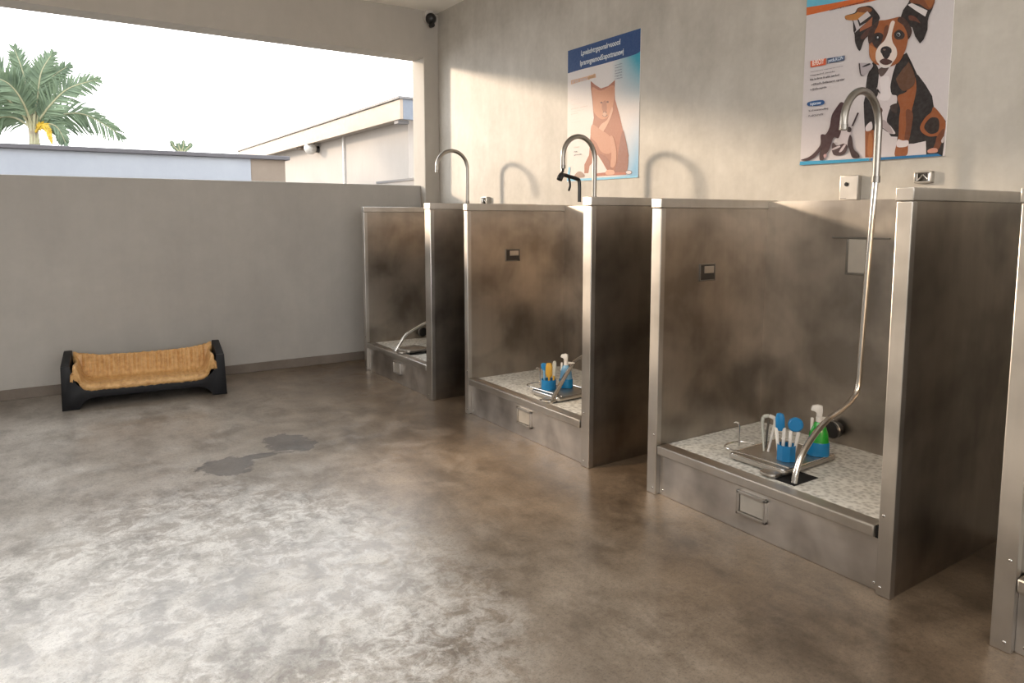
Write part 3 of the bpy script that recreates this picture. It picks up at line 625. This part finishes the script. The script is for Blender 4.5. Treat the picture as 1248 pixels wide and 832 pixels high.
for i in range(NU+1):
    u=i/NU*2-1; hx=prof(abs(u),half); row=[]
    for j in range(NV+1):
        v=j/NV; q=prof(v,bpf); base=.172; db=max(0,q.y-base) if v>.35 else 0.; ds=max(0,hx.y)
        ws=min(1,ds/.06); wb=min(1,db/.05)
        z=(q.y if v<=.35 else base)+(db**6+ds**6)**(1/6)
        if v>.8 : z=min(z,q.y+ds*.55+.0)
        if v<.12: z=q.y+ds*(.55+.45*v/.12)
        x=math.copysign(hx.x,u)*(.915+.035*wb)+.5935; z+=.03*min(1,abs(hx.x)/.5)**3*wb; y=q.x
        pl=abs(math.sin(x*PI/.034)); pl2=abs(math.sin(y*PI/.034))
        wr=noise.noise(Vector((x*30,y*14,3)))*.004+noise.noise(Vector((x*9,y*9,7)))*.004
        if ws<.6:
            y+=-.012*pl*wb; z+=.006*pl*(1-wb)*(1 if v>.06 else .3)+wr*1.5
        else: x+=math.copysign(.004*pl2,-u); z+=wr
        row.append(b.verts.new((x,y,z)))
    grid.append(row)
for i in range(NU):
    for j in range(NV): b.faces.new((grid[i][j],grid[i+1][j],grid[i+1][j+1],grid[i][j+1]))
m=MB(); m.add(b); cu=m.build('cushion','quilt',bed,True,80)
md=cu.modifiers.new('thick','SOLIDIFY'); md.thickness=.02; md.offset=-1

# ---------------------------------------------------------------- outside
struct(MB().box(-14,16,YB+TH,40,-.3,-.02).build('ground','ground'))
nw=thing('boundary_wall','pale bluish boundary wall with a dark cap beyond the opening','wall',(0,11,0))
MB().box(-9,2.67,0,.2,-.02,2.352,.004).build('wall_face','nwall',nw)
MB().box(-9,3.24,-.05,.25,2.352,2.412,.01).build('wall_cap','ncap',nw)
MB().box(2.67,3.18,.015,.2,-.02,2.352,.004).build('end_pier','pier',nw)
bd=thing('house','pale neighbouring house with a long sloping cream eave','house',(4.63,10,0))
MB().box(.27,5,.30,11.2,-.02,3.02).build('house_wall','bwall',bd)
MB().box(0,.05,0,10.4,2.965,3.262,.004).build('eave_fascia','fascia',bd)
MB().box(0.05,5.2,0,.05,2.965,3.262,.004).build('end_fascia','fascia_end',bd)
MB().box(.05,5.2,.05,10.4,3.0,3.03).build('soffit','bwall',bd)
MB().box(-.03,5.3,-.03,10.45,3.262,3.30,.004).build('roof_sheet','roofing',bd)
MB().tube([(.255,3.07,1.9),(.255,3.07,3.0)],.03,10).build('drain_pipe','lampglass',bd)
MB().box(.02,.20,.12,.26,2.915,2.965).build('eave_bracket','roofing',bd)
MB().box(.10,.35,5.2,5.5,2.93,2.99).build('eave_vent','pier',bd)
lp=thing('wall_lamp','round globe lamp on the neighbouring house wall','wall lamp',(4.9,14.56,2.90))
m=MB(); m.add(_sph(.13,20,14),Matrix.Translation((-.17,0,0))); m.build('globe','lampglass',lp)
MB().lathe([(0,0),(.07,0),(.06,.10),(0,.10)],16,Matrix.Translation((0,0,-.02))@Matrix.Rotation(-PI/2,4,'Y')).build('lamp_holder','black',lp)
cn=thing('canopy','low flat white canopy with a dark edge, before the neighbouring house','canopy',(4.2,8.6,1.9))
MB().box(0,.66,0,1.32,0,.10,.004).build('canopy_slab','bwall',cn)
MB().box(-.012,.0,-.01,1.32,.085,.115).build('canopy_edge','roofing',cn)
for x in (.06,.60):
    for y in (.1,1.22): MB().box(x-.03,x+.03,y-.03,y+.03,-1.92,0).build('canopy_post','bwall',cn)

# coconut palm
def frond(root,pts,w,n=38,droop=.5,name='frond',mat='leaf',seed=0,tw=0.):
    rnd=random.Random(seed); P=spl(pts,12); N=len(P); m=MB()
    m.tube(P,[.028*(1-.85*i/(N-1)) for i in range(N)],6)
    fr=m.build('frond_rib','rachis' if mat=='leaf' else mat,root)
    b=bmesh.new()
    for k in range(n):
        t=.18+.82*k/(n-1); x=t*(N-1); i=min(int(x),N-2); p=P[i].lerp(P[i+1],x-i); tg=(P[i+1]-P[i]).normalized()
        side0=tg.cross(Vector((math.sin(tw),-math.cos(tw),.15))).normalized()
        ln=w*(math.sin(PI*min(1,.18+.8*t))**.6)*rnd.uniform(.8,1.1)
        for s in (-1,1):
            dr=(side0*s*(.85 if t<.9 else .4)+tg*rnd.uniform(.7,1.05)+Vector((rnd.uniform(-.12,.12),rnd.uniform(-.35,.35),-droop*rnd.uniform(.5,1.2)*.5))).normalized()
            wd=dr.cross(Vector((rnd.uniform(-.4,.4),-1,rnd.uniform(-.3,.3)))).normalized()*.019
            q1=p+dr*ln*.5; q2=p+dr*ln+Vector((0,0,-droop*.18*ln))
            A=[b.verts.new(v) for v in (p-wd*.6,p+wd*.6,q1+wd,q2,q1-wd)]
            b.faces.new(A)
    m=MB(); m.add(b); o=m.build('leaflets',mat,fr,False); o['kind']='stuff'
    return fr
pm=thing('palm_tree','coconut palm showing its crown above the boundary wall','palm tree',(.02,18,0))
MB().tube(spl([(.15,.1,-.02),(.06,.05,1.2),(0,0,2.5),(0,0,3.35)],8),[.17]*8+[.13]*8+[.09]*9,14).build('trunk','trunk',pm)
FR=[([(0,0,3.3),(-.06,.1,4.0),(-.12,.15,4.5),(-.24,.2,4.97)],.34,0),([(0,0,3.3),(.10,-.1,3.9),(.20,-.2,4.45),(.42,-.2,4.86)],.36,.1),([(0,0,3.3),(.16,.1,3.9),(.36,.2,4.4),(.72,.2,4.72)],.34,.2),
 ([(0,0,3.3),(.28,-.2,3.75),(.66,-.3,4.16),(1.2,-.3,4.40)],.42,.5),([(0,0,3.3),(.40,.2,3.62),(.95,.3,3.72),(1.64,.2,3.30)],.52,.9),
 ([(0,0,3.3),(-.22,0,3.85),(-.55,.1,4.35),(-1.0,.1,4.62)],.55,.2),([(0,0,3.3),(-.3,-.2,3.75),(-.7,-.3,4.05),(-1.25,-.3,4.15)],.5,.6),([(0,0,3.3),(-.3,.3,3.55),(-.62,.3,3.5),(-.95,.2,3.0)],.4,.9),
 ([(0,0,3.25),(.22,-.1,3.42),(.42,-.2,3.35),(.56,-.2,3.0)],.26,.9),([(0,0,3.3),(.02,.3,3.9),(.05,.5,4.3),(.12,.7,4.6)],.36,.1),([(0,0,3.3),(-.15,-.4,3.8),(-.35,-.6,4.1),(-.6,-.7,4.2)],.40,.4)]
for i,(p,w,dr) in enumerate(FR): frond(pm,p,w*1.15,62,dr,seed=i)
frond(pm,[(0,0,3.2),(.14,-.25,3.38),(.24,-.3,3.3),(.30,-.3,3.02)],.12,24,.6,mat='dead_leaf',seed=40)
m=MB()
for q in range(9):
    an=q*2*PI/9; m.tube(spl([(.07*math.cos(an),.07*math.sin(an),3.0),(.06*math.cos(an),.06*math.sin(an),3.25),(.14*math.cos(an),.14*math.sin(an),3.6)],5),[.04]*5+[.03]*5+[.02],6)
m.build('leaf_bases','rachis',pm)
sp=thing('garden_palm','tips of a small leafy plant just above the boundary wall','plant',(2.83,18,0))
MB().tube([(0,0,-.02),(0,0,2.85)],.05,8).build('stem','trunk',sp)
for i,e in enumerate(((-.20,3.22),(-.06,3.16),(.06,3.24),(.22,3.18))): frond(sp,[(0,0,2.8),(e[0]*.3,0,3.0),(e[0]*.8,0,3.12),(e[0],0,e[1])],.10,14,.2,seed=60+i)

# ---------------------------------------------------------------- light
w=bpy.data.worlds.new('sky'); S.world=w; w.use_nodes=True; nt=w.node_tree; nt.nodes.clear()
o=nt.nodes.new('ShaderNodeOutputWorld'); bgn=nt.nodes.new('ShaderNodeBackground'); tc=nt.nodes.new('ShaderNodeTexCoord'); sx=nt.nodes.new('ShaderNodeSeparateXYZ'); rp=nt.nodes.new('ShaderNodeValToRGB')
rp.color_ramp.elements[0].position=.0; rp.color_ramp.elements[0].color=(1.,.975,.95,1); rp.color_ramp.elements[1].position=.8; rp.color_ramp.elements[1].color=(.88,.94,1.,1)
nt.links.new(tc.outputs['Generated'],sx.inputs[0]); nt.links.new(sx.outputs[2],rp.inputs[0]); nt.links.new(rp.outputs[0],bgn.inputs[0]); bgn.inputs[1].default_value=SKY; nt.links.new(bgn.outputs[0],o.inputs[0])
su=bpy.data.lights.new('sun','SUN'); su.energy=SUN; su.color=(1,.79,.58); su.angle=math.radians(4.5); so=bpy.data.objects.new('sun',su); COL.objects.link(so)
so.rotation_euler=Vector((.60,-1,-.275)).to_track_quat('-Z','Y').to_euler()
al=bpy.data.lights.new('added_ceiling_fill','AREA'); al.shape='RECTANGLE'; al.size=3; al.size_y=4; al.energy=FILL; al.color=(1,.985,.96); ao=bpy.data.objects.new('added_ceiling_fill',al); COL.objects.link(ao); ao.location=(-.8,.5,ZC-.02)  # added fill for the interior, no fixture hangs here
ul=bpy.data.lights.new('added_up_fill','AREA'); ul.size=2.2; ul.energy=UP; ul.color=(1,.95,.88); uo=bpy.data.objects.new('added_up_fill',ul); COL.objects.link(uo); uo.location=(-1.6,2.6,2.7); uo.rotation_euler=(PI,0,0)  # added unseen fill that brightens the ceiling
sl=bpy.data.lights.new('added_warm_spot','SPOT'); sl.energy=SPOT; sl.color=(1,.78,.55); sl.spot_size=math.radians(24); sl.spot_blend=1; sl.shadow_soft_size=.25  # added unseen lamp, warms the floor and curb at the middle station
sp_=bpy.data.objects.new('added_warm_spot',sl); COL.objects.link(sp_); sp_.location=(-1.6,4.6,3.45); sp_.rotation_euler=(Vector((2.5,3.45,.05))-sp_.location).to_track_quat('-Z','Y').to_euler()
# ---------------------------------------------------------------- camera
cd=bpy.data.cameras.new('camera'); co_=bpy.data.objects.new('camera',cd); COL.objects.link(co_)
p,yw=.10462,.58369
co_.location=(0,0,1.4958); co_.rotation_euler=Vector((math.sin(yw)*math.cos(p),math.cos(yw)*math.cos(p),-math.sin(p))).to_track_quat('-Z','Y').to_euler()
cd.sensor_width=36; cd.lens=864.9*36/1248; cd.shift_x=2.856/1248; cd.shift_y=-60.75/1248; cd.clip_start=.05
S.camera=co_
S.view_settings.view_transform='Standard'; S.view_settings.look='None'; S.view_settings.exposure=EXPO
